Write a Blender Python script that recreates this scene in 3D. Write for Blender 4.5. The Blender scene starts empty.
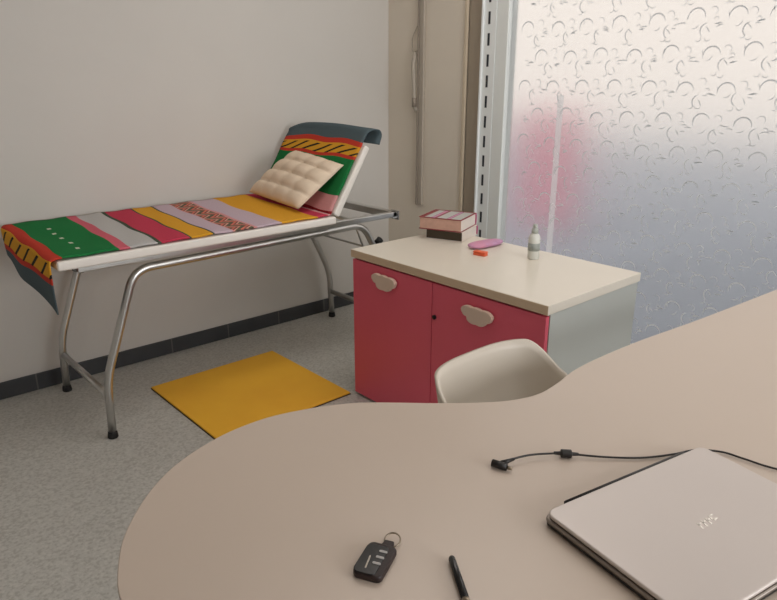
import bpy, bmesh, math, random
from mathutils import Vector, Matrix
random.seed(7)
S = bpy.context.scene
COL = S.collection
PI = math.pi

# ------------------------------------------------------------------ helpers
def lin(c):
    c /= 255.0
    return c / 12.92 if c <= 0.04045 else ((c + 0.055) / 1.055) ** 2.4
def rgb(r, g, b): return (lin(r), lin(g), lin(b), 1.0)

class Nodes:
    def __init__(s, mat):
        mat.use_nodes = True
        s.t = mat.node_tree; s.N = s.t.nodes; s.L = s.t.links
        s.N.clear()
        s.out = s.N.new('ShaderNodeOutputMaterial')
    def new(s, kind, **kw):
        n = s.N.new(kind)
        for k, v in kw.items(): setattr(n, k, v)
        return n
    def put(s, sock, v):
        if hasattr(v, 'links') or isinstance(v, bpy.types.NodeSocket): s.L.new(v, sock)
        else: sock.default_value = v
    def m(s, op, a, b=0.0, c=0.0):
        n = s.new('ShaderNodeMath', operation=op)
        s.put(n.inputs[0], a); s.put(n.inputs[1], b); s.put(n.inputs[2], c)
        return n.outputs[0]
    def mix(s, f, a, b):
        n = s.new('ShaderNodeMix', data_type='RGBA')
        s.put(n.inputs[0], f); s.put(n.inputs[6], a); s.put(n.inputs[7], b)
        return n.outputs[2]
    def noise(s, scale, detail=3.0, vec=None, rough=0.5):
        n = s.new('ShaderNodeTexNoise'); n.inputs['Scale'].default_value = scale
        n.inputs['Detail'].default_value = detail; n.inputs['Roughness'].default_value = rough
        if vec is not None: s.L.new(vec, n.inputs['Vector'])
        return n.outputs['Fac']
    def ramp(s, fac, stops, const=False):
        n = s.new('ShaderNodeValToRGB')
        if const: n.color_ramp.interpolation = 'CONSTANT'
        e = n.color_ramp.elements
        e[0].position = stops[0][0]; e[0].color = stops[0][1]
        e[1].position = stops[1][0]; e[1].color = stops[1][1]
        for p, c in stops[2:]:
            k = e.new(p); k.color = c
        s.L.new(fac, n.inputs['Fac'])
        return n.outputs['Color']

def material(name, col, rough=0.5, metal=0.0, var=0.0, vscale=8.0, bump=0.0, bscale=60.0, spec=0.5, col2=None):
    mt = bpy.data.materials.new(name)
    n = Nodes(mt)
    p = n.new('ShaderNodeBsdfPrincipled')
    n.L.new(p.outputs[0], n.out.inputs[0])
    p.inputs['Roughness'].default_value = rough
    p.inputs['Metallic'].default_value = metal
    p.inputs['Specular IOR Level'].default_value = spec
    tc = n.new('ShaderNodeTexCoord').outputs['Object']
    if var > 0 or col2:
        c2 = col2 or tuple(max(0, x * (1 - var)) for x in col[:3]) + (1,)
        f = n.noise(vscale, 4.0, tc)
        f = n.m('MULTIPLY_ADD', f, 2.2, -0.6)
        f = n.m('MINIMUM', n.m('MAXIMUM', f, 0.0), 1.0)
        n.put(p.inputs['Base Color'], n.mix(f, col, c2))
    else:
        p.inputs['Base Color'].default_value = col
    if bump > 0:
        b = n.new('ShaderNodeBump'); b.inputs['Strength'].default_value = bump; b.inputs['Distance'].default_value = 0.002
        n.L.new(n.noise(bscale, 3.0, tc), b.inputs['Height'])
        n.L.new(b.outputs[0], p.inputs['Normal'])
    return mt

def box(bm, x0, x1, y0, y1, z0, z1):
    v = [bm.verts.new((x, y, z)) for z in (z0, z1) for x, y in ((x0, y0), (x1, y0), (x1, y1), (x0, y1))]
    for f in ((3, 2, 1, 0), (4, 5, 6, 7), (0, 1, 5, 4), (1, 2, 6, 5), (2, 3, 7, 6), (3, 0, 4, 7)):
        bm.faces.new([v[i] for i in f])
    return v

def fillet(pts, r, n=6):
    pts = [Vector(p) for p in pts]
    out = [pts[0]]
    for a, b, c in zip(pts, pts[1:], pts[2:]):
        d1 = (a - b); d2 = (c - b)
        k = min(r, d1.length * .45, d2.length * .45)
        p1 = b + d1.normalized() * k; p2 = b + d2.normalized() * k
        for i in range(n + 1):
            t = i / n
            out.append(p1 * (1 - t) ** 2 + b * 2 * t * (1 - t) + p2 * t * t)
    out.append(pts[-1])
    return out

def tube(bm, pts, r, n=12, cap=True):
    pts = [Vector(p) for p in pts]
    rs = r if isinstance(r, (list, tuple)) else [r] * len(pts)
    rings = []
    t0 = (pts[1] - pts[0]).normalized()
    up = Vector((0, 0, 1)) if abs(t0.z) < .9 else Vector((1, 0, 0))
    nrm = (up - t0 * up.dot(t0)).normalized()
    for i, p in enumerate(pts):
        if i == 0: t = t0
        elif i == len(pts) - 1: t = (pts[i] - pts[i - 1]).normalized()
        else: t = ((pts[i + 1] - p).normalized() + (p - pts[i - 1]).normalized()).normalized()
        nrm = (nrm - t * nrm.dot(t)).normalized()
        b = t.cross(nrm)
        rings.append([bm.verts.new(p + (nrm * math.cos(2 * PI * k / n) + b * math.sin(2 * PI * k / n)) * rs[i]) for k in range(n)])
    for a, b in zip(rings, rings[1:]):
        for k in range(n):
            bm.faces.new((a[k], a[(k + 1) % n], b[(k + 1) % n], b[k]))
    if cap:
        bm.faces.new(list(reversed(rings[0]))); bm.faces.new(rings[-1])

def lathe(bm, prof, cx, cy, z0, n=20):
    rings = [[bm.verts.new((cx + r * math.cos(2 * PI * k / n), cy + r * math.sin(2 * PI * k / n), z0 + z)) for k in range(n)] for r, z in prof]
    for a, b in zip(rings, rings[1:]):
        for k in range(n): bm.faces.new((a[k], a[(k + 1) % n], b[(k + 1) % n], b[k]))
    bm.faces.new(list(reversed(rings[0]))); bm.faces.new(rings[-1])

def prism(bm, outline, z0, z1, M=None):
    M = M or Matrix.Identity(4)
    a = [bm.verts.new(M @ Vector((x, y, z0))) for x, y in outline]
    b = [bm.verts.new(M @ Vector((x, y, z1))) for x, y in outline]
    n = len(a)
    bm.faces.new(list(reversed(a))); bm.faces.new(b)
    for k in range(n): bm.faces.new((a[k], a[(k + 1) % n], b[(k + 1) % n], b[k]))

def rrect(w, h, r, n=6):
    o = []
    for cx, cy, a0 in ((w/2-r, h/2-r, 0), (-w/2+r, h/2-r, PI/2), (-w/2+r, -h/2+r, PI), (w/2-r, -h/2+r, 1.5*PI)):
        for i in range(n + 1):
            a = a0 + PI / 2 * i / n
            o.append((cx + r * math.cos(a), cy + r * math.sin(a)))
    return o

def catmull(P, n=8, closed=True):
    out = []; k = len(P)
    rng = range(k) if closed else range(k - 1)
    for i in rng:
        if closed: p0, p1, p2, p3 = P[i-1], P[i], P[(i+1) % k], P[(i+2) % k]
        else: p0, p1, p2, p3 = P[max(i-1, 0)], P[i], P[i+1], P[min(i+2, k-1)]
        for j in range(n):
            t = j / n
            out.append(tuple(.5 * (2*b + (c-a)*t + (2*a-5*b+4*c-d)*t*t + (3*b-a-3*c+d)*t**3) for a, b, c, d in zip(p0, p1, p2, p3)))
    if not closed: out.append(tuple(P[-1]))
    return out

def obj(name, bm, mat, parent=None, bevel=0.0, smooth=False, seg=2):
    """links bm (world coordinates) as one mesh; under a parent it is moved into the parent's frame"""
    org = Vector((0, 0, 0))
    if parent is not None:
        org = world_origin(parent)
    elif bm.verts:
        xs = [v.co for v in bm.verts]
        org = Vector(((min(v.x for v in xs)+max(v.x for v in xs))/2, (min(v.y for v in xs)+max(v.y for v in xs))/2, min(v.z for v in xs)))
    bmesh.ops.recalc_face_normals(bm, faces=bm.faces)
    bmesh.ops.translate(bm, verts=bm.verts, vec=-org)
    me = bpy.data.meshes.new(name); bm.to_mesh(me); bm.free()
    o = bpy.data.objects.new(name, me); COL.objects.link(o)
    me.materials.append(mat)
    if parent is None: o.location = org
    else: o.parent = parent
    if smooth:
        for p in me.polygons: p.use_smooth = True
    if bevel > 0:
        md = o.modifiers.new('bevel', 'BEVEL'); md.width = bevel; md.segments = seg; md.limit_method = 'ANGLE'; md.angle_limit = math.radians(40)
        for p in me.polygons: p.use_smooth = True
        wn = o.modifiers.new('wn', 'WEIGHTED_NORMAL'); wn.keep_sharp = True
    return o

def world_origin(o):
    v = Vector((0, 0, 0))
    while o is not None:
        v += o.location; o = o.parent
    return v

def thing(name, label, cat, loc, group=None):
    o = bpy.data.objects.new(name, None); COL.objects.link(o)
    o.location = loc; o.empty_display_size = .05
    return tag(o, label, cat, group)
def tag(o, label, cat, group=None):
    o['label'] = label; o['category'] = cat
    if group: o['group'] = group
    return o
def struct(name, bm, mat, label=None, cat=None, bevel=0.0):
    o = obj(name, bm, mat, bevel=bevel); o['kind'] = 'structure'
    if label: o['label'] = label
    if cat: o['category'] = cat
    return o
def B(*a):
    bm = bmesh.new(); box(bm, *a); return bm

# ------------------------------------------------------------------ materials
M = {}
M['wall'] = material('wall_paint', rgb(206, 202, 196), .85, var=.04, vscale=2.5, bump=.12, bscale=120)
M['wall2'] = material('wall_paint_beige', rgb(220, 211, 197), .85, var=.04, vscale=3, bump=.12, bscale=120)
M['taupe'] = material('taupe_paint', rgb(160, 148, 132), .8, var=.04)
M['bead'] = material('cream_bead', rgb(200, 186, 164), .6)
M['ceiling'] = material('ceiling_paint', rgb(228, 224, 218), .9, var=.02)
M['outer'] = material('pavement', rgb(156, 163, 174), .9, var=.15, vscale=.6)
M['white_metal'] = material('white_enamel', rgb(232, 236, 236), .4, var=.02)
M['slot'] = material('slot_dark', rgb(40, 44, 52), .7)
M['frame_white'] = material('frame_white', rgb(226, 230, 228), .45, var=.02)
M['chrome'] = material('satin_steel', rgb(204, 203, 200), .28, 1.0, var=.15, vscale=14)
M['rubber'] = material('black_rubber', rgb(22, 21, 21), .6)
M['vinyl'] = material('white_vinyl', rgb(232, 226, 218), .5, var=.03, vscale=5, bump=.1)
M['red_door'] = material('red_laminate', rgb(222, 92, 112), .42, var=.05, vscale=3)
M['cab_white'] = material('white_laminate', rgb(190, 193, 188), .4, var=.02, vscale=3)
M['cab_top'] = material('cream_laminate', rgb(226, 218, 204), .3, var=.025, vscale=4)
M['cab_edge'] = material('beige_edge_band', rgb(202, 178, 150), .5)
M['handle'] = material('cream_plastic', rgb(214, 190, 172), .45)
M['lock'] = material('dark_metal', rgb(45, 30, 32), .4, .6)
M['desk'] = material('cream_desktop', rgb(198, 182, 168), .34, var=.03, vscale=2.5, bump=.02, bscale=300)
M['desk_edge'] = material('desk_edge_band', rgb(222, 206, 186), .45)
M['desk_leg'] = material('grey_leg', rgb(150, 150, 150), .35, .8)
M['shell'] = material('white_shell_plastic', rgb(204, 194, 180), .4, var=.02, vscale=5)
M['wood_leg'] = material('pale_leg', rgb(190, 180, 165), .5, var=.05)
M['silver'] = material('silver_lid', rgb(206, 196, 190), .36, .25, var=.02, vscale=5)
M['silver_side'] = material('silver_side', rgb(150, 140, 132), .35, .7)
M['dark_plastic'] = material('dark_plastic', rgb(28, 24, 22), .45)
M['black_gloss'] = material('black_gloss', rgb(16, 14, 15), .22)
M['brown_leather'] = material('brown_leather', rgb(40, 25, 23), .5, var=.1, vscale=40, bump=.3, bscale=500)
M['ring'] = material('key_ring_steel', rgb(150, 138, 122), .28, 1.0)
M['button'] = material('key_button', rgb(168, 164, 162), .4)
M['logo'] = material('logo_bright', rgb(246, 238, 228), .2, .3)
M['page'] = material('book_page', rgb(226, 216, 206), .8, var=.08, vscale=30)
M['page_tan'] = material('book_page_tan', rgb(202, 160, 142), .8, var=.15, vscale=40)
M['cover_red'] = material('book_cover_red', rgb(134, 30, 42), .4)
M['fore_dark'] = material('book_fore_dark', rgb(66, 54, 38), .6, var=.1)  # dark brown tone for the lower book's front strip
M['cover_magenta'] = material('book_spine_magenta', rgb(178, 74, 116), .4)
M['pouch'] = material('lilac_pink_cloth', rgb(212, 140, 162), .6, col2=rgb(190, 150, 188), vscale=14)
M['orange'] = material('orange_plastic', rgb(226, 98, 58), .4)
M['bottle'] = material('grey_green_bottle', rgb(218, 218, 210), .35, var=.1, vscale=30)
M['bottle_cap'] = material('grey_cap', rgb(170, 174, 166), .4)
M['bottle_band'] = material('blue_grey_label', rgb(168, 172, 166), .5, col2=rgb(130, 136, 130), vscale=60)
M['mat'] = material('yellow_foam', rgb(248, 190, 54), .8, var=.08, vscale=4, bump=.2, bscale=200, col2=rgb(240, 178, 50))
M['mat_edge'] = material('brown_mat_backing', rgb(70, 48, 26), .8)
M['cushion'] = material('cream_cotton', rgb(232, 212, 188), .85, var=.08, vscale=14, bump=.3, bscale=90)
M['rail'] = material('grey_brown_rail', rgb(172, 163, 150), .5)
M['rail_dark'] = material('dark_rail_edge', rgb(140, 130, 118), .5)
M['facade'] = material('pale_render', rgb(228, 222, 216), .9, var=.03, vscale=1)
M['outer_red'] = material('red_panel_paint', rgb(176, 118, 132), .6)

# floor: grey-brown speckled sheet
mt = bpy.data.materials.new('speckled_vinyl_floor'); M['floor'] = mt
n = Nodes(mt); p = n.new('ShaderNodeBsdfPrincipled'); n.L.new(p.outputs[0], n.out.inputs[0])
tc = n.new('ShaderNodeTexCoord').outputs['Object']
base = n.mix(n.noise(2.2, 4, tc), rgb(196, 195, 190), rgb(180, 179, 173))
sp = n.noise(95, 2, tc)
dk = n.ramp(sp, [(0.0, (1, 1, 1, 1)), (.40, (1, 1, 1, 1)), (.46, (0, 0, 0, 1)), (1.0, (0, 0, 0, 1))])
lt = n.ramp(sp, [(0.0, (0, 0, 0, 1)), (.56, (0, 0, 0, 1)), (.62, (1, 1, 1, 1)), (1.0, (1, 1, 1, 1))])
c1 = n.mix(n.m('MULTIPLY', dk, .4), base, rgb(146, 143, 135))
c2 = n.mix(n.m('MULTIPLY', lt, .35), c1, rgb(214, 212, 206))
n.put(p.inputs['Base Color'], c2); p.inputs['Roughness'].default_value = .42

# baseboard: dark tiles with faint joints
mt = bpy.data.materials.new('dark_skirting_tile'); M['skirt'] = mt
n = Nodes(mt); p = n.new('ShaderNodeBsdfPrincipled'); n.L.new(p.outputs[0], n.out.inputs[0])
tc = n.new('ShaderNodeTexCoord').outputs['Object']
sx = n.new('ShaderNodeSeparateXYZ'); n.L.new(tc, sx.inputs[0])
q = n.m('FRACT', n.m('MULTIPLY', sx.outputs[0], 1 / .33))
j = n.m('LESS_THAN', q, .02)
c = n.mix(n.noise(9, 4, tc), rgb(66, 68, 70), rgb(50, 52, 55))
n.put(p.inputs['Base Color'], n.mix(j, c, rgb(96, 96, 94))); p.inputs['Roughness'].default_value = .35

# frosted glass
mt = bpy.data.materials.new('frosted_glass'); M['glass'] = mt
n = Nodes(mt); g = n.new('ShaderNodeBsdfGlass'); g.inputs['Roughness'].default_value = .27; g.inputs['IOR'].default_value = 1.45
g.inputs['Color'].default_value = (.97, .98, .98, 1); n.L.new(g.outputs[0], n.out.inputs[0])
# milky film that scatters daylight evenly
def milky(name, col, k, clear=0):
    mt = bpy.data.materials.new(name); n = Nodes(mt)
    a = n.new('ShaderNodeBsdfTranslucent'); a.inputs['Color'].default_value = col
    b = n.new('ShaderNodeBsdfDiffuse'); b.inputs['Color'].default_value = col
    x = n.new('ShaderNodeMixShader'); x.inputs[0].default_value = k
    n.L.new(a.outputs[0], x.inputs[1]); n.L.new(b.outputs[0], x.inputs[2])
    tr = n.new('ShaderNodeBsdfTransparent'); y = n.new('ShaderNodeMixShader'); y.inputs[0].default_value = clear
    n.L.new(x.outputs[0], y.inputs[1]); n.L.new(tr.outputs[0], y.inputs[2]); n.L.new(y.outputs[0], n.out.inputs[0])
    return mt
M['film'] = milky('milky_film', (.93, .95, .96, 1), .12, .08)
M['film2'] = milky('milky_film_seam', (.97, .98, .98, 1), .1, .55)

# ------------------------------------------------------------------ room
XW, YW, X0, Y0, ZC = 2.86, 3.21, -2.2, -2.5, 2.7
struct('floor', B(X0 - .1, XW + .02, Y0 - .1, YW + .1, -.12, 0), M['floor'])
struct('ceiling', B(X0 - .1, XW + .1, Y0 - .1, YW + .1, ZC, ZC + .1), M['ceiling'])
struct('wall_left', B(X0 - .1, XW + .1, YW, YW + .1, 0, ZC), M['wall'])
struct('wall_back', B(XW, XW + .1, 2.57, YW, 0, ZC), M['wall2'])
bm = bmesh.new()
WX0, WX1, WZ0, WZ1 = .3, 2.7, .75, 2.25
box(bm, X0 - .1, WX0, Y0 - .1, Y0, 0, ZC); box(bm, WX1, XW + .1, Y0 - .1, Y0, 0, ZC); box(bm, WX0, WX1, Y0 - .1, Y0, 0, WZ0); box(bm, WX0, WX1, Y0 - .1, Y0, WZ1, ZC)
struct('wall_near', bm, M['wall'])
bm = bmesh.new()
for x in (WX0, (WX0 + WX1) / 2 - .025, WX1 - .05): box(bm, x, x + .05, Y0 - .08, Y0 - .02, WZ0, WZ1)
box(bm, WX0, WX1, Y0 - .08, Y0 - .02, WZ0, WZ0 + .05); box(bm, WX0, WX1, Y0 - .08, Y0 - .02, WZ1 - .05, WZ1)
struct('added_window', bm, M['frame_white'])  # frame and opening added out of view to carry the fill light
struct('wall_end', B(X0 - .1, X0, Y0, YW, 0, ZC), M['wall'])
struct('trim_1', B(XW - .012, XW + .01, 2.57, 2.592, 0, ZC), M['bead'], bevel=.004)
struct('trim_2', B(XW + .004, XW + .1, 2.462, 2.57, 0, ZC), M['taupe'])
struct('baseboard_left', B(X0, XW, YW - .012, YW, 0, .079), M['skirt'], bevel=.002)
struct('baseboard_back', B(XW - .012, XW, 2.6, YW - .012, 0, .079), M['skirt'], bevel=.002)

# glazed wall
XF = XW + .0196
wd = bpy.data.objects.new('window_1', None); COL.objects.link(wd); wd.location = (XW, 0, 0); wd['kind'] = 'structure'
wd['label'] = 'full height frosted glass wall with swirl patterned film'; wd['category'] = 'window'
bm = bmesh.new()
box(bm, XW - .008, XW + .07, 2.30, 2.40, 0, ZC)
box(bm, XW, XW + .06, Y0, 2.366, 0, .05); box(bm, XW, XW + .06, Y0, 2.366, ZC - .06, ZC)
obj('window_frame', bm, M['frame_white'], wd, bevel=.004)
obj('glass_pane', B(XW + .02, XW + .028, Y0, 2.302, .05, ZC - .06), M['glass'], wd)
# swirl film: repeated crescents, curls and dashes lying on the inner face of the pane
bm = bmesh.new(); 
def stroke(cy, cz, r, a0, sw, w, nseg=10):
    ins, outs = [], []
    for i in range(nseg + 1):
        t = i / nseg; a = a0 + sw * t
        hw = w * .5 * (math.sin(PI * min(max(t, .04), .96)) ** .6)
        rr = r * (1 - .12 * t)
        ins.append(bm.verts.new((XF, cy + (rr - hw) * math.cos(a), cz + (rr - hw) * math.sin(a))))
        outs.append(bm.verts.new((XF, cy + (rr + hw) * math.cos(a), cz + (rr + hw) * math.sin(a))))
    for i in range(nseg): bm.faces.new((ins[i], ins[i+1], outs[i+1], outs[i]))
# note: y grows to the viewer's left on this wall
motifs = [(.00, .00, .046, -.3, 3.3, .012), (.012, -.012, .03, 3.4, 1.5, .007), (-.085, .030, .020, .2, 3.9, .006),
          (-.072, -.050, .036, -1.1, 2.4, .010), (-.035, -.085, .015, 2.4, 3.2, .006), (.062, -.070, .05, .9, .8, .010),
          (.074, -.066, .05, .9, .75, .008), (.075, .050, .09, 2.0, .42, .008), (.035, .080, .016, 3.4, 2.8, .007),
          (-.020, .078, .06, 1.2, .45, .008), (.100, -.01, .012, 0, 3.4, .006), (-.11, -.02, .07, 2.4, .35, .007)]
row = 0; z = .12
while z < ZC - .12:
    y = Y0 + .15 + (row % 2) * .0825
    while y < 2.20:
        for (dy, dz, r, a0, sw, w) in motifs:
            jy, jz, ja = random.uniform(-.008, .008), random.uniform(-.008, .008), random.uniform(-.25, .25)
            yy, zz = y + dy * .8 + jy, z + dz * .8 + jz
            if yy < 2.2 and .09 < zz < ZC - .1: stroke(yy, zz, r * .82, a0 + ja, sw, w * .55)
        y += .165
    z += .135; row += 1
o = obj('film_pattern', bm, M['film'], wd); o['kind'] = 'stuff'
obj('film_seam', B(XW + .0285, XW + .029, 1.962, 1.996, .06, 1.30), M['film2'], wd)

# outside
struct('wall_outer', B(17, 17.3, -30, 60, -.1, 10), M['facade'], label='pale facade blurred behind the frosted glass', cat='wall')
struct('ground', B(XW + .1, 60, -60, 60, -.2, -.1), M['outer'])
t = thing('garden_panel', 'blurred pink-red upright panel standing outside behind the frosted glass', 'panel', (5.4, 3.8, -.1))
bm = bmesh.new(); box(bm, 5.38, 5.42, 3.45, 4.12, .05, 1.10); obj('board', bm, M['outer_red'], t, bevel=.01)
for y in (3.52, 4.05): obj('post', B(5.38, 5.42, y - .02, y + .02, -.1, .05), M['outer_red'], t)

# slotted upright for shelf brackets
t = thing('shelf_upright', 'white slotted steel shelf upright on the back wall beside the frosted glass', 'shelf upright', (XW - .012, 2.42, .12))
bm = bmesh.new(); box(bm, XW - .014, XW - .0105, 2.373, 2.462, .12, 2.6); box(bm, XW - .026, XW - .014, 2.452, 2.462, .12, 2.6)
obj('channel', bm, M['white_metal'], t, bevel=.001)
z = .2
while z < 2.5:
    obj('slot', B(XW - .0152, XW - .0138, 2.411, 2.425, z, z + .06), M['slot'], t); z += .103

# rail on the back wall
t = thing('wall_rail', 'narrow grey-brown vertical rail with a side lever on the beige back wall', 'rail', (XW, 2.915, .645))
obj('channel', B(XW - .018, XW, 2.892, 2.926, .645, ZC - .02), M['rail'], t, bevel=.003)
obj('lip', B(XW - .026, XW - .0, 2.926, 2.934, .645, ZC - .02), M['rail_dark'], t, bevel=.002)
bm = bmesh.new(); tube(bm, fillet([(XW - .02, 2.955, 1.52), (XW - .035, 2.957, 1.46), (XW - .035, 2.945, 1.22), (XW - .02, 2.94, 1.2)], .02), .012); obj('lever', bm, M['rail'], t, smooth=True)
bm = bmesh.new(); tube(bm, [(XW - .04, 2.94, 1.27), (XW - .04, 2.94, 1.22)], .014); obj('lever_knob', bm, M['rail_dark'], t, smooth=True)
bm = bmesh.new(); tube(bm, fillet([(XW - .012, 2.945, 1.53), (XW - .012, 2.99, 1.52), (XW - .012, 2.99, 1.60), (XW - .012, 2.95, 1.66)], .02), .003, 6); obj('wire_loop', bm, M['rail'], t, smooth=True)

# ------------------------------------------------------------------ examination couch
YF, YR = 2.53, 3.10
MF, MR, ZF, ZR = 2.485, 3.15, .761, .768      # mattress front / rear edge and heights
HX, HZ = 1.867, .760                           # start of the raised backrest face
DX, DZ, BL = .545, .8385, .425
t = thing('examination_couch', 'tubular steel examination couch with white padded top and raised backrest along the left wall', 'couch', (1.53, 2.82, 0))
couch = t
bm = bmesh.new()
def mz(y): return ZF + (ZR - ZF) * (y - MF) / (MR - MF)
def slab(bm, x0, x1):
    v = []
    for dz in (-.036, 0):
        for x, y in ((x0, MF), (x1, MF), (x1, MR), (x0, MR)): v.append(bm.verts.new((x, y, mz(y) + dz)))
    for f in ((3, 2, 1, 0), (4, 5, 6, 7), (0, 1, 5, 4), (1, 2, 6, 5), (2, 3, 7, 6), (3, 0, 4, 7)): bm.faces.new([v[i] for i in f])
slab(bm, .645, HX + .02)
obj('mattress', bm, M['vinyl'], t, bevel=.008)
bm = bmesh.new(); v = []
for y in (MF + .005, MR - .13):
    for s, o_ in ((.015, 0), (BL - .045, 0), (BL - .045, .032), (.015, .038)):
        v.append(bm.verts.new((HX + DX * s + DZ * o_, y, HZ + DZ * s - DX * o_)))
for f in ((0, 1, 2, 3), (7, 6, 5, 4), (0, 4, 5, 1), (1, 5, 6, 2), (2, 6, 7, 3), (3, 7, 4, 0)): bm.faces.new([v[i] for i in f])
obj('backrest', bm, M['vinyl'], t, bevel=.008)
# upper frame
bm = bmesh.new()
box(bm, .72, 2.305, YF - .012, YF + .016, .700, .728); box(bm, .72, 2.305, YR - .016, YR + .012, .700, .728)
box(bm, 2.275, 2.31, YF - .012, YR + .012, .692, .728); box(bm, .72, .75, YF, YR, .700, .724); box(bm, 1.85, 1.88, YF, YR, .700, .724)
obj('top_frame', bm, M['chrome'], t, bevel=.004)
bm = bmesh.new(); box(bm, 2.306, 2.314, YF - .016, YF + .04, .684, .730); obj('end_cap', bm, M['desk_leg'], t, bevel=.002)
for y, nm in ((YF, 'f'), (YR, 'r')):
    path = [(.762, y, .015), (.770, y, .25), (.928, y, .672), (2.085, y, .688), (2.20, y, .48), (2.29, y, .285), (2.30, y, .015)]
    path = fillet(path, .07, 8)
    bm = bmesh.new(); tube(bm, path, .0165, 14); obj('leg_tube', bm, M['chrome'], t, smooth=True)
    for x in (.762, 2.30):
        bm = bmesh.new(); lathe(bm, [(.019, 0), (.021, .004), (.019, .02), (.017, .03)], x, y, 0); obj('foot', bm, M['rubber'], t, smooth=True)
for x, z in ((.769, .18), (2.296, .16)):
    bm = bmesh.new(); tube(bm, [(x, YF, z), (x, YR, z)], .014, 12); obj('stretcher', bm, M['chrome'], t, smooth=True)
bm = bmesh.new(); tube(bm, [(2.17, YF, .545), (2.17, YR, .545)], .006, 8); obj('tie_rod', bm, M['chrome'], t, smooth=True)
bm = bmesh.new(); tube(bm, [(2.10, YF + .1, .700), (2.165, YF + .1, .545)], .005, 8); obj('tie_bracket', bm, M['chrome'], t, smooth=True)
bm = bmesh.new(); tube(bm, [(.885, YR, .553), (.900, YR, .593)], .026, 10); obj('clamp', bm, M['rubber'], t, smooth=True)
bm = bmesh.new(); tube(bm, [(2.17, YF - .005, .580), (2.195, YF - .005, .598)], .018, 10); obj('clamp', bm, M['rubber'], t, smooth=True)
for y in (2.70, 2.96):
    bm = bmesh.new(); tube(bm, [(HX + DX * .14 + DZ * .046, y, HZ + DZ * .14 - DX * .046), (2.03, y, .716)], .008, 8); obj('backrest_stay', bm, M['chrome'], t, smooth=True)
bm = bmesh.new(); tube(bm, [(2.03, YF, .714), (2.03, YR, .714)], .009, 8); obj('stay_bar', bm, M['chrome'], t, smooth=True)

# ------------------------------------------------------------------ striped blanket
NU, NV = 230, 26
ULO, UHI = -.22, 1.9
UF = HX - .640                        # flat length
def path_pt(u, v):
    """u metres from the foot-end fold, v 0 front .. 1 rear -> world point"""
    yf = 2.497; yr = 3.155
    if u > UF: k = min(1, (u - UF) / .1); yr = 3.155 - .005 * k; yf = 2.497 + .01 * k
    y = yf + (yr - yf) * v
    top = mz(y) + .007 + .014 * v * v
    if u < 0:
        a = -u; R = .016
        if a < R * PI / 2:
            th = a / R; x = .640 - R * math.sin(th); z = top - R + R * math.cos(th)
        else:
            d = a - R * PI / 2
            x = .640 - R + .16 * d * d + .008 * math.sin(v * 8) * d / .15; z = top - R - d
        y += .02 * (a / .2) * (1 - v)
    elif u < UF:
        x = .640 + u; z = top
        # wrinkles, and lift into the hinge
        z += .0025 * (1 + math.sin(u * 21 + v * 5)) * (v * (1 - v) * 3) + .0015 * (1 + math.sin(u * 43 - v * 9))
    else:
        s = u - UF; LB = BL + .004
        hz = HZ + .007 + (top - mz(MF) - .007) * max(0, 1 - s / .12)
        off = .007 + .002 * math.sin(s * 30 + v * 4)
        if s < LB:
            x = HX + DX * s - DZ * off; z = hz + DZ * s + DX * off * .5
        else:
            d = s - LB; R = .024
            # goes over the padded top edge and hangs a little behind it
            cx = HX + DX * LB + DZ * .019; cz = hz + DZ * LB - DX * .019
            th = min(d / R, PI * .95)
            ang = math.atan2(DX, -DZ) - th       # from face normal over the top
            x = cx + (R + .004) * math.cos(ang); z = cz + (R + .004) * math.sin(ang)
            rest = d - R * PI * .95
            if rest > 0: x += -DX * rest * .6 + .0; z -= DZ * rest
        # top edge bulges upward in the middle of the bed's width
        bul = max(0, min(1, (s - .3) / .16))
        al = .020 * bul * max(0, math.sin(PI * v)) ** .7 - .025 * bul * max(0, (v - .8) / .2) ** 2
        x += DX * al; z += DZ * al
        if s > LB: x += .045 * max(0, 1 - v / .22) ** 2 * min(1, (s - LB) / .03)
    return x, y, z
bm = bmesh.new(); uvl = bm.loops.layers.uv.new('uv')
grid = []
UEND = UF + BL + .115
for j in range(NV + 1):
    v = j / NV; col = []
    lo = -(.218 - .075 * v + .006 * math.sin(v * 11))
    for i in range(NU + 1):
        tt = i / NU
        u = lo + (UEND - lo) * tt
        col.append((bm.verts.new(path_pt(u, v)), u, v))
    grid.append(col)
def texu(u, v):
    if u < .02: sk = 0
    elif u < UF: sk = .012 * min(1, (u - .02) / .18) * max(0, min(1, (UF - u) / .12))
    else: sk = 0
    return u - sk * v + .004 * math.sin(v * 14 + u * 5)
for j in range(NV):
    for i in range(NU):
        q = [grid[j][i], grid[j][i+1], grid[j+1][i+1], grid[j+1][i]]
        f = bm.faces.new([a[0] for a in q])
        for lp, a in zip(f.loops, q): lp[uvl].uv = ((texu(a[1], a[2]) - ULO) / (UHI - ULO), a[2])
mt = bpy.data.materials.new('striped_blanket_cloth')
n = Nodes(mt); p = n.new('ShaderNodeBsdfPrincipled'); n.L.new(p.outputs[0], n.out.inputs[0]); p.inputs['Roughness'].default_value = .9
p.inputs['Specular IOR Level'].default_value = .15
uv = n.new('ShaderNodeUVMap'); uv.uv_map = 'uv'
sx = n.new('ShaderNodeSeparateXYZ'); n.L.new(uv.outputs[0], sx.inputs[0])
U, V = sx.outputs[0], sx.outputs[1]
SL, RD, YE, GR = rgb(84, 100, 106), rgb(206, 62, 44), rgb(232, 168, 44), rgb(18, 124, 62)
PK, LG, CR, LI = rgb(220, 104, 120), rgb(200, 198, 196), rgb(206, 62, 88), rgb(208, 186, 198)
DKG = rgb(70, 84, 66); PP = rgb(224, 160, 160)
x2u = lambda x: x - .640
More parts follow.
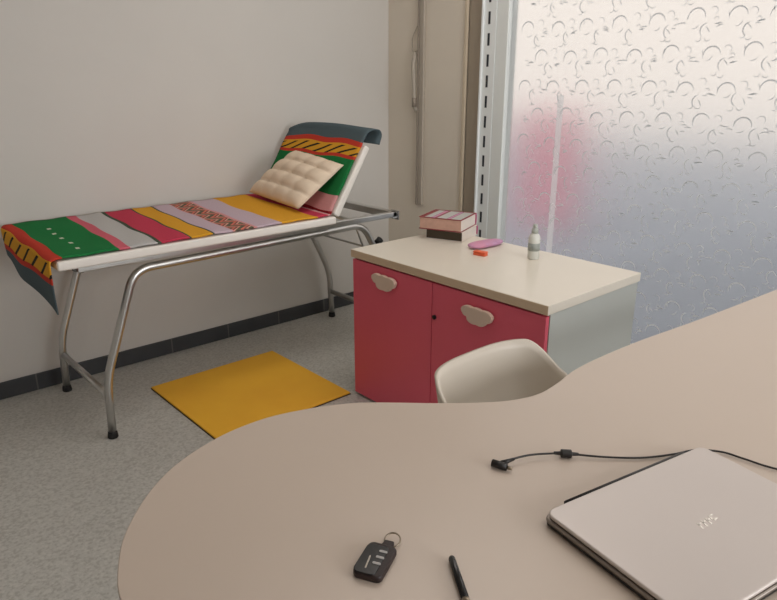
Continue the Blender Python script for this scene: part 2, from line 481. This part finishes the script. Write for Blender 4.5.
stripes = [(-.22, SL), (-.105, RD), (-.085, YE), (-.018, RD), (x2u(.665), GR), (x2u(.875), PK), (x2u(.912), LG), (x2u(1.02), DKG),
           (x2u(1.036), CR), (x2u(1.15), DKG), (x2u(1.16), YE), (x2u(1.255), DKG), (x2u(1.261), LI), (x2u(1.34), PP), (x2u(1.46), LI),
           (x2u(1.585), YE), (x2u(1.785), CR), (x2u(1.84), PP), (UF + .0, rgb(150, 24, 36)), (UF + .018, PP), (UF + .095, GR), (UF + .285, RD), (UF + .305, YE),  # dark red line at the hinge: shade of the fold put into the colour
           (UF + .352, RD), (UF + .378, SL)]
tou = lambda u: (u - ULO) / (UHI - ULO)
col = n.ramp(U, [(tou(a), c) for a, c in stripes], True)
def between(lo, hi): return n.m('MULTIPLY', n.m('GREATER_THAN', U, tou(lo)), n.m('LESS_THAN', U, tou(hi)))
# black slashes over the two yellow end bands
def slashes(lo, hi, k, sk, duty):
    w = n.m('FRACT', n.m('ADD', n.m('MULTIPLY', V, k), n.m('MULTIPLY', U, sk)))
    return n.m('MULTIPLY', between(lo, hi), n.m('LESS_THAN', w, duty))
col = n.mix(slashes(-.083, -.02, 6.0, 30.0, .22), col, rgb(32, 34, 26))
col = n.mix(slashes(UF + .308, UF + .350, 6.5, 60.0, .3), col, rgb(40, 40, 24))
# white stitched marks on the green
w = n.m('FRACT', n.m('MULTIPLY', V, 7.0)); uc = x2u(.755)
mk = n.m('MULTIPLY', between(uc - .007, uc + .007), n.m('MULTIPLY', n.m('LESS_THAN', w, .24), n.m('MULTIPLY', n.m('GREATER_THAN', V, .14), n.m('LESS_THAN', V, .85))))
col = n.mix(mk, col, rgb(226, 226, 206))
# woven motif band: dark green, orange and rose zigzag
zz = n.m('ABSOLUTE', n.m('SUBTRACT', n.m('FRACT', n.m('MULTIPLY', V, 7.0)), .5))
ph = n.m('FRACT', n.m('ADD', n.m('MULTIPLY', U, 34.0), n.m('MULTIPLY', zz, 1.6)))
cc = n.ramp(ph, [(0, rgb(70, 84, 60)), (.25, rgb(224, 120, 96)), (.5, rgb(120, 74, 66)), (.68, rgb(232, 170, 150)), (.85, rgb(84, 96, 66))], True)
col = n.mix(n.m('MULTIPLY', between(x2u(1.352), x2u(1.448)), .9), col, cc)
nz = n.noise(260, 2, uv.outputs[0])
col = n.mix(n.m('MULTIPLY', nz, .34), col, rgb(60, 56, 54))
n.put(p.inputs['Base Color'], col)
b = n.new('ShaderNodeBump'); b.inputs['Strength'].default_value = .35; b.inputs['Distance'].default_value = .003
n.L.new(n.noise(120, 3, uv.outputs[0]), b.inputs['Height']); n.L.new(b.outputs[0], p.inputs['Normal'])
o = obj('striped_blanket', bm, mt, smooth=True)
sd = o.modifiers.new('thick', 'SOLIDIFY'); sd.thickness = .005; sd.offset = 0
tag(o, 'multicoloured striped woven blanket draped over the examination couch', 'blanket')

# ------------------------------------------------------------------ pillow
A = Vector((2.003, 2.555, .972)); Bc = Vector((2.02, 2.985, 1.008))      # upper front / rear corners
C_ = Vector((1.765, 2.605, .782)); D = Vector((1.80, 3.11, .80))        # lower front / rear corners
nrm = ((Bc - A).cross(C_ - A)).normalized()
if nrm.z < 0: nrm = -nrm
bm = bmesh.new(); n_ = 36; top = []; bot = []
for i in range(n_ + 1):
    a = i / n_; rt = []; rb = []
    for j in range(n_ + 1):
        b_ = j / n_
        P = (A * (1 - b_) + Bc * b_) * (1 - a) + (C_ * (1 - b_) + D * b_) * a
        e = (max(0, 4 * a * (1 - a)) ** .42) * (max(0, 4 * b_ * (1 - b_)) ** .36)
        ch = abs(math.sin(PI * a * 4)) ** .5; tf = abs(math.sin(PI * b_ * 4)) ** .5
        h = .062 * e * (.36 + .40 * ch + .24 * tf)
        edge_in = (.5 - b_) * .0
        rt.append(bm.verts.new(P + nrm * h)); 
        rb.append(bm.verts.new(P - nrm * .016 * e) if 0 < i < n_ and 0 < j < n_ else rt[-1])
    top.append(rt); bot.append(rb)
for i in range(n_):
    for j in range(n_):
        bm.faces.new((top[i][j], top[i][j+1], top[i+1][j+1], top[i+1][j]))
        try: bm.faces.new((bot[i][j], bot[i+1][j], bot[i+1][j+1], bot[i][j+1]))
        except ValueError: pass
bmesh.ops.translate(bm, verts=bm.verts, vec=nrm * .018)
o = obj('quilted_cushion', bm, M['cushion'], smooth=True)
tag(o, 'cream quilted cushion leaning on the raised backrest of the couch', 'cushion')

# ------------------------------------------------------------------ yellow mat
t = thing('floor_mat', 'yellow rectangular foam mat lying on the floor by the couch', 'mat', (1.388, 2.54, 0))
obj('mat_top', B(1.06, 1.72, 2.195, 2.855, .004, .012), M['mat'], t, bevel=.002)
obj('mat_backing', B(1.058, 1.722, 2.193, 2.857, 0, .004), M['mat_edge'], t)

# ------------------------------------------------------------------ cabinet
CX0, CX1, CY0, CY1, CZ = 1.742, 2.318, 1.183, 2.188, .684
t = thing('cabinet', 'low white cabinet with two red doors and cloud shaped handles', 'cabinet', ((CX0 + CX1) / 2, (CY0 + CY1) / 2, 0))
bm = bmesh.new()
box(bm, CX0 + .02, CX1, CY0, CY0 + .018, 0, .648); box(bm, CX0 + .02, CX1, CY1 - .018, CY1, 0, .648)
box(bm, CX1 - .012, CX1, CY0 + .018, CY1 - .018, .03, .648); box(bm, CX0 + .03, CX1 - .012, CY0 + .018, CY1 - .018, .05, .068)
box(bm, CX0 + .03, CX1 - .012, CY0 + .018, CY1 - .018, .33, .348); box(bm, CX0 + .03, CX1 - .012, CY0 + .018, CY1 - .018, .632, .648)
obj('carcass', bm, M['cab_white'], t)
obj('plinth', B(CX0 + .05, CX0 + .065, CY0 + .018, CY1 - .018, 0, .05), M['lock'], t)
obj('top_panel', B(CX0 - .004, CX1 + .006, CY0 - .006, CY1 + .004, .650, CZ), M['cab_top'], t, bevel=.002)
obj('edge_band', B(CX0 - .0055, CX0 - .004, CY0 - .006, CY1 + .004, .651, CZ - .002), M['cab_edge'], t)
def cloud(bm, yc, zc, w, h, x0, x1):
    circ = [(-.36, .20, .30), (-.02, .16, .34), (.34, .16, .32), (-.12, -.22, .28), (.14, -.24, .26), (-.42, .02, .17), (.42, -.02, .19)]
    pts = []
    for k in range(72):
        a = 2 * PI * k / 72; best = 0
        dx, dz = math.cos(a), math.sin(a)
        for cx, cz, r in circ:
            bq = cx * dx + cz * dz; disc = bq * bq - (cx * cx + cz * cz - r * r)
            if disc > 0: best = max(best, bq + math.sqrt(disc))
        pts.append((dx * best, dz * best))
    m_ = Matrix(((0, 0, 1, 0), (-w, 0, 0, yc), (0, h, 0, zc), (0, 0, 0, 1)))
    prism(bm, pts, x0, x1, m_)
DZ0, DZ1 = .012, .642
d1 = obj('door', B(CX0, CX0 + .018, 1.7065, CY1 - .002, DZ0, DZ1), M['red_door'], t, bevel=.0015)
d2 = obj('door', B(CX0, CX0 + .018, CY0 + .002, 1.7035, DZ0, DZ1), M['red_door'], t, bevel=.0015)
d1['label'] = 'red left door with its handle near the top edge'; d2['label'] = 'red right door with a small lock'
for d, yc, zc in ((d1, 1.968, .584), (d2, 1.466, .573)):
    bm = bmesh.new(); cloud(bm, yc, zc, 0.110, .064, CX0 - .022, CX0 - .006); obj('handle', bm, M['handle'], d, bevel=.004)
    obj('handle_spacer', B(CX0 - .008, CX0 + .0005, yc - .03, yc + .03, zc - .006, zc + .012), M['lock'], d)
bm = bmesh.new(); tube(bm, [(CX0 - .006, 1.688, .508), (CX0 + .002, 1.688, .508)], .009, 14); obj('lock', bm, M['lock'], d2, smooth=True)

# ------------------------------------------------------------------ things on the cabinet
def M_at(x, y, z, rot): return Matrix.Translation((x, y, z)) @ Matrix.Rotation(rot, 4, 'Z')
def obox(bm, Mx, *a):
    v = box(bm, *a)
    for q in v: q.co = Mx @ q.co
ang = math.radians(17)
# local: x = away from the viewer (depth), y = along the long side
def book(mx, L, W, H, label, cov, fore, spine, stripes=False):
    b = thing('book', label, 'book', mx.to_translation(), 'books stacked on the cabinet')
    bm = bmesh.new()
    obox(bm, mx, 0, W, -L/2, L/2, 0, .0035); obox(bm, mx, 0, W, -L/2, L/2, H - .0035, H)
    obj('cover', bm, cov, b, bevel=.001)
    bm = bmesh.new(); obox(bm, mx, .004, W - .004, -L/2 + .003, L/2 - .004, .0035, H - .0035); obj('page_block', bm, M['page'], b)
    bm = bmesh.new(); obox(bm, mx, .0025, .004, -L/2 + .003, L/2 - .004, .004, H - .004); obj('fore_edge', bm, fore, b)
    bm = bmesh.new()
    o_ = [(W - .006, 0), (W + .002, .001), (W + .007, H * .25), (W + .008, H * .5), (W + .007, H * .75), (W + .002, H - .001), (W - .006, H)]
    m2 = mx @ Matrix(((1, 0, 0, 0), (0, 0, 1, 0), (0, 1, 0, 0), (0, 0, 0, 1)))
    prism(bm, o_, -L/2, L/2, m2); obj('spine', bm, spine, b, smooth=False)
    if stripes:
        bm = bmesh.new()
        for s, w in ((-.095, .045), (-.03, .045), (.045, .03)): obox(bm, mx, .004, W * .9, s, s + w, H, H + .0006)
        obj('cover_print', bm, M['cab_white'], b)
        bm = bmesh.new()
        for s, w in ((-.046, .012), (.028, .014)): obox(bm, mx, .004, W * .9, s, s + w, H, H + .0006)
        obj('cover_print', bm, M['pouch'], b)
    return b
bx, by = 2.205, 2.062
book(M_at(2.150, 2.040, CZ, ang + .05), .180, .185, .046, 'dark-fronted book with white page ends at the bottom of the cabinet stack', M['page'], M['fore_dark'], M['cover_magenta'])
book(M_at(2.132, 2.048, CZ + .046, ang + .08), .205, .195, .056, 'thick red-covered book with tan page edges on top of the cabinet stack', M['cover_red'], M['page_tan'], M['cover_magenta'], True)

bm = bmesh.new(); mx = M_at(2.205, 1.838, CZ, math.radians(-6))
bmesh.ops.create_uvsphere(bm, u_segments=24, v_segments=14, radius=1)
for v in bm.verts:
    q = v.co.copy(); sg = lambda c, e: math.copysign(abs(c) ** e, c)
    v.co = mx @ Vector((.095 * sg(q.x, .7), .036 * sg(q.y, .8) * (1 - .15 * q.x), .013 + .013 * sg(q.z, .8)))
o = obj('soft_pouch', bm, M['pouch'], smooth=True)
tag(o, 'small soft pink and lilac pouch lying beside the books on the cabinet', 'pouch')
t = thing('small_box', 'tiny orange plastic box lying in front of the pink pouch', 'box', (2.075, 1.752, CZ))
mx = M_at(2.070, 1.752, CZ, math.radians(10))
bm = bmesh.new(); obox(bm, mx, -.014, .014, -.028, .028, 0, .012); obj('box_base', bm, M['orange'], t, bevel=.003)
bm = bmesh.new(); obox(bm, mx, -.015, .015, -.029, .029, .012, .018); obj('box_lid', bm, M['orange'], t, bevel=.003)

t = thing('spray_bottle', 'slim grey-green spray bottle standing on the cabinet in front of the glass', 'bottle', (2.19, 1.575, CZ))
bm = bmesh.new(); lathe(bm, [(.021, 0), (.0235, .003), (.0235, .085), (.020, .097), (.012, .104), (.011, .112)], 2.19, 1.575, CZ); obj('bottle_body', bm, M['bottle'], t, smooth=True)
bm = bmesh.new(); lathe(bm, [(.0238, .035), (.0238, .066)], 2.19, 1.575, CZ); obj('label_band', bm, M['bottle_band'], t, smooth=True)
bm = bmesh.new(); lathe(bm, [(.0135, .106), (.0135, .120), (.009, .124), (.009, .140), (.0075, .142)], 2.19, 1.575, CZ); obj('spray_head', bm, M['bottle_cap'], t, smooth=True)
bm = bmesh.new(); tube(bm, [(2.19, 1.575, CZ + .134), (2.176, 1.563, CZ + .134)], .004, 8); obj('nozzle', bm, M['bottle_cap'], t, smooth=True)

# ------------------------------------------------------------------ desk
DT = .74
far = [(.205, .745), (.232, .828), (.270, .892), (.335, .962), (.409, 1.012), (.496, 1.042), (.570, 1.050), (.640, 1.042), (.736, 1.007), (.806, .962), (.911, .864),
       (1.000, .792), (1.060, .762), (1.112, .752), (1.185, .759), (1.262, .772), (1.374, .774), (1.549, .764), (1.821, .735), (2.284, .697)]
near = [(2.76, .665), (2.79, .64), (2.79, -.05), (2.76, -.09), (1.6, -.10), (1.15, -.10), (.85, -.07), (.62, .05), (.42, .25), (.27, .47), (.21, .62)]
out = catmull(far + near, 5)
t = thing('desk', 'large cream kidney shaped desk with a rounded end in the foreground', 'desk', (1.2, .45, 0))
bm = bmesh.new(); prism(bm, out, DT - .028, DT); obj('desktop', bm, M['desk'], t, bevel=.002)
bm = bmesh.new()
for i in range(len(out)):
    pass
prism(bm, [(x * 1.0 + 0, y) for x, y in out], DT - .0275, DT - .0265)
bm.free()
for x, y in ((.52, .72), (2.35, .52), (2.35, .08), (1.1, .1)):
    l = None
    bm = bmesh.new(); lathe(bm, [(.03, .0), (.032, .01), (.03, .02), (.028, .03), (.028, DT - .034), (.045, DT - .032), (.045, DT - .028)], x, y, 0); obj('leg', bm, M['desk_leg'], t, smooth=True)

# ------------------------------------------------------------------ chair
cx, cy = 1.147, .85
t = thing('shell_chair', 'white plastic shell chair tucked behind the desk in front of the red doors', 'chair', (cx, cy, 0))
bm = bmesh.new()
NA, NH = 48, 14
def shell(phi, h, off):
    # phi 0 = back (+y), +-pi/2 sides; h 0 seat .. 1 rim
    c = max(0, math.cos(phi))
    e = abs(phi) / (PI * .62)
    rim = .752 - .13 * max(0, (e - .45) / .55) ** 1.6
    ax = .150 + .046 * h - off; ay = .105 + .032 * h - off
    sx_ = math.copysign(abs(math.sin(phi)) ** .7, math.sin(phi))
    x = cx + ax * sx_; cp = math.cos(phi); y = cy + ay * math.copysign(abs(cp) ** .7, cp)
    z = .455 + (rim - .455) * h
    if h == 0: z = .445
    return Vector((x, y, z))
R_ = []
for off in (0, .009):
    rows = []
    for k in range(NA + 1):
        phi = (-1 + 2 * k / NA) * PI * .62
        rows.append([bm.verts.new(shell(phi, (i / NH), off)) for i in range(NH + 1)])
    R_.append(rows)
o0, i0 = R_
for k in range(NA):
    for i in range(NH):
        bm.faces.new((o0[k][i], o0[k+1][i], o0[k+1][i+1], o0[k][i+1])); bm.faces.new((i0[k][i], i0[k][i+1], i0[k+1][i+1], i0[k+1][i]))
    bm.faces.new((o0[k][NH], o0[k+1][NH], i0[k+1][NH], i0[k][NH])); bm.faces.new((o0[k][0], i0[k][0], i0[k+1][0], o0[k+1][0]))
for k in (0, NA):
    for i in range(NH): bm.faces.new((o0[k][i], o0[k][i+1], i0[k][i+1], i0[k][i]))
obj('backrest', bm, M['shell'], t, smooth=True)
bm = bmesh.new()
seat = [(cx + .150 * math.copysign(abs(math.sin(a)) ** .8, math.sin(a)), cy - .05 + .165 * math.copysign(abs(math.cos(a)) ** .8, math.cos(a))) for a in [2 * PI * k / 40 for k in range(40)]]
prism(bm, list(reversed(seat)), .435, .458); obj('seat', bm, M['shell'], t, bevel=.008)
for sx_, sy_ in ((1, 1), (-1, 1), (1, -1), (-1, -1)):
    bm = bmesh.new(); tube(bm, [(cx + sx_ * .10, cy - .05 + sy_ * .10, .440), (cx + sx_ * .19, cy - .05 + sy_ * .19, .0)], [.016, .011], 10); obj('leg', bm, M['wood_leg'], t, smooth=True)

# ------------------------------------------------------------------ laptop
LA = math.atan2(-.19, .98)
mx = Matrix.Translation((.744, .482, DT)) @ Matrix.Rotation(LA, 4, 'Z')    # local origin = far left corner, x along the far edge, -y towards the viewer
LW, LD = .372, .262
t = thing('laptop', 'closed silver laptop lying on the right side of the cream desk', 'laptop', mx.to_translation())
mc = mx @ Matrix.Translation((LW/2, -LD/2, 0))
bm = bmesh.new(); prism(bm, rrect(LW + .004, LD + .004, .014), .006, .0135, mc); obj('base', bm, M['silver_side'], t, bevel=.003)
bm = bmesh.new(); prism(bm, rrect(LW + .002, LD + .002, .014), .0025, .0062, mc); obj('base_underside', bm, M['dark_plastic'], t)
ld_bm = bmesh.new(); prism(ld_bm, rrect(LW, LD, .016), .0150, .0220, mc); lid = obj('lid', ld_bm, M['silver'], t, bevel=.003, seg=3)
bm = bmesh.new(); prism(bm, rrect(LW - .01, LD - .01, .014), .0132, .0152, mc); obj('lid_gasket', bm, M['dark_plastic'], t)
bm = bmesh.new(); tube(bm, [mx @ Vector((.05, .0045, .0135)), mx @ Vector((LW - .04, .0045, .0135))], .0055, 10); obj('hinge', bm, M['dark_plastic'], t, smooth=True)
for a, b in ((.03, -.03), (LW - .03, -.03), (.03, -LD + .03), (LW - .03, -LD + .03)):
    q = mx @ Vector((a, b, 0)); bm = bmesh.new(); lathe(bm, [(.008, 0), (.008, .003)], q.x, q.y, DT); obj('rubber_foot', bm, M['rubber'], t)
# raised maker's mark on the lid: a short row of bright slanted strokes
lc = mx.inverted() @ Vector((.901, .308, DT + .022))
bm = bmesh.new()
def bar(x0, y0, x1, y1, w):
    a = Vector((x0, y0)); b = Vector((x1, y1)); d = (b - a).normalized(); s = Vector((-d.y, d.x)) * w / 2
    pts = [a + s, b + s, b - s, a - s]
    prism(bm, [(lc.x + q.x, lc.y + q.y) for q in pts], .0217, .0224, mx)
for k, x in enumerate((-.019, -.009, .001)):
    bar(x, -.0065, x + .003, .0065, .003); bar(x + .001, .001, x + .009, .0035, .003)
bar(.011, -.003, .014, .008, .003); bar(.011, -.003, .021, -.001, .003); bar(.014, .0065, .022, .0075, .003)
obj('logo', bm, M['logo'], lid)

# ------------------------------------------------------------------ charging cable
t = thing('charger_cable', 'thin black charger cable with barrel plug lying behind the laptop on the desk', 'cable', (.9, .6, DT))
P = [(.826, .620, DT + .008), (.846, .615, DT + .010), (.872, .605, DT + .010), (.898, .590, DT + .009), (.927, .567, DT + .008), (.968, .523, DT + .005), (1.018, .476, DT + .004), (1.072, .443, DT + .004), (1.118, .422, DT + .004),
     (1.146, .388, DT + .004), (1.152, .352, DT + .004), (1.160, .302, DT + .004), (1.20, .22, DT + .004), (1.30, .12, DT + .004)]
P = catmull(P, 6, False)
bm = bmesh.new(); tube(bm, P, .0019, 8); obj('wire', bm, M['dark_plastic'], t, smooth=True)
bm = bmesh.new(); tube(bm, [(.817, .623, DT + .008), (.842, .616, DT + .0095)], [.0048, .0026], 10); obj('strain_relief', bm, M['dark_plastic'], t, smooth=True)
bm = bmesh.new(); tube(bm, [(.806, .635, DT + .008), (.815, .610, DT + .007)], .0066, 12); obj('plug', bm, M['dark_plastic'], t, smooth=True)
bm = bmesh.new(); tube(bm, [(.815, .610, DT + .007), (.818, .601, DT + .0065)], .003, 10); obj('plug_tip', bm, M['ring'], t, smooth=True)
def along(k): return Vector(P[k])
c0 = Vector((.927, .567, DT + .008)); dv = (Vector((.968, .523, DT + .005)) - Vector((.898, .590, DT + .009))).normalized()
bm = bmesh.new(); tube(bm, [c0 - dv * .022, c0 - dv * .010, c0 - dv * .009, c0 + dv * .009, c0 + dv * .010, c0 + dv * .022], [.0028, .0036, .0076, .0076, .0036, .0028], 14); obj('ferrite_bead', bm, M['dark_plastic'], t, bevel=.001)

# ------------------------------------------------------------------ key fob and pen
up = (Vector((.532, .606)) - Vector((.468, .573))).normalized(); rot = math.atan2(up.y, up.x) - PI / 2
mx = Matrix.Translation((.496, .583, DT)) @ Matrix.Rotation(rot, 4, 'Z')
t = thing('key_fob', 'black car key fob in a brown leather case lying on the desk', 'key', (.500, .589, DT))
bm = bmesh.new(); prism(bm, [(x, y - .002) for x, y in rrect(.043, .068, .009)], 0, .011, mx); body = obj('case', bm, M['brown_leather'], t, bevel=.003)
bm = bmesh.new(); prism(bm, [(x - .0045, y - .005) for x, y in rrect(.033, .060, .008)], .0105, .0125, mx); face = obj('button_face', bm, M['black_gloss'], t, bevel=.001)
for k in range(3):
    bm = bmesh.new(); prism(bm, [(x + .006, y + .013 - k * .0125) for x, y in rrect(.012, .0042, .002, 3)], .012, .0133, mx @ Matrix.Rotation(.0, 4, 'Z')); obj('button', bm, M['button'], face)
bm = bmesh.new(); prism(bm, [(x - .008, y - .012) for x, y in rrect(.0022, .026, .001, 2)], .012, .0128, mx @ Matrix.Rotation(.12, 4, 'Z')); obj('trim_line', bm, M['rail'], face)
bm = bmesh.new(); prism(bm, [(-.010 + .004, .026), (.010 + .004, .026), (.007 + .004, .044), (-.007 + .004, .044)], .002, .009, mx); obj('strap', bm, M['brown_leather'], t, bevel=.002)
bm = bmesh.new(); rc = Vector((.006, .049, .006))
ringp = [mx @ (rc + Vector((0.0115 * math.cos(a), .0115 * math.sin(a), .0035 * math.sin(a)))) for a in [2 * PI * k / 28 for k in range(29)]]
tube(bm, ringp, .0013, 8, cap=False); obj('split_ring', bm, M['ring'], t, smooth=True)

a = Vector((.579, .518, DT + .0056)); b = Vector((.509, .413, DT + .0056)); d = (b - a).normalized()
t = thing('pen', 'black ballpoint pen lying on the desk between key and laptop', 'pen', ((a + b) / 2).xy.to_3d() + Vector((0, 0, DT)))
bm = bmesh.new(); tube(bm, [a, a + d * .003, a + d * .080], [.0040, .0050, .0054], 14); obj('barrel', bm, M['black_gloss'], t, smooth=True)
bm = bmesh.new(); tube(bm, [a + d * .080, a + d * .086], .0057, 14); obj('ring_band', bm, M['ring'], t, smooth=True)
bm = bmesh.new(); tube(bm, [a + d * .086, a + d * .122, a + d * .132], [.0052, .0048, .0015], 14); obj('grip', bm, M['black_gloss'], t, smooth=True)

# ------------------------------------------------------------------ light
w = bpy.data.worlds.new('sky'); S.world = w; w.use_nodes = True
nt = w.node_tree; bg = nt.nodes['Background']
bg.inputs[0].default_value = (1.0, .935, .905, 1); bg.inputs[1].default_value = .95
for nm, x, y, e in (('ceiling_fill', 1.9, 1.7, 13), ('ceiling_fill', 2.0, -.3, 9)):  # weak area fills added under the ceiling, outside the view
    L = bpy.data.lights.new(nm, 'AREA'); L.shape = 'RECTANGLE'; L.size = 1.5; L.size_y = .9; L.energy = e; L.color = (1, .94, .88)
    lo = bpy.data.objects.new(nm, L); COL.objects.link(lo); lo.location = (x, y, 2.66)
# area fill set in the added, unseen window behind the viewer
L = bpy.data.lights.new('window_fill', 'AREA'); L.shape = 'RECTANGLE'; L.size = 2.35; L.size_y = 1.45; L.energy = 72; L.color = (.95, .97, 1)
lo = bpy.data.objects.new('window_fill', L); COL.objects.link(lo); lo.location = (1.5, Y0 - .12, 1.5); lo.rotation_euler = (PI / 2, 0, 0)
# sun on the facade outside
L = bpy.data.lights.new('sun', 'SUN'); L.energy = 2.1; L.angle = .02; L.color = (1, .95, .90)
lo = bpy.data.objects.new('sun', L); COL.objects.link(lo); lo.rotation_euler = Vector((.9, -.2, -.34)).to_track_quat('-Z', 'Y').to_euler()

# ------------------------------------------------------------------ camera
cd = bpy.data.cameras.new('camera'); cam = bpy.data.objects.new('camera', cd); COL.objects.link(cam); S.camera = cam
f = 669.0; pitch = math.atan2(300 - 78, f); th = math.radians(48.3)
cd.sensor_fit = 'HORIZONTAL'; cd.sensor_width = 36; cd.lens = f / 777 * 36; cd.clip_start = .02
F = Vector((math.cos(th) * math.cos(pitch), math.sin(th) * math.cos(pitch), -math.sin(pitch)))
cam.location = (0, 0, 1.38); cam.rotation_euler = F.to_track_quat('-Z', 'Y').to_euler()

S.view_settings.view_transform = 'Standard'; S.view_settings.look = 'None'; S.view_settings.gamma = 1.0; S.view_settings.exposure = 0.0
S.view_settings.use_curve_mapping = False
cy_ = S.cycles
cy_.use_denoising = True
cy_.max_bounces = 16; cy_.diffuse_bounces = 8; cy_.transmission_bounces = 12; cy_.glossy_bounces = 6
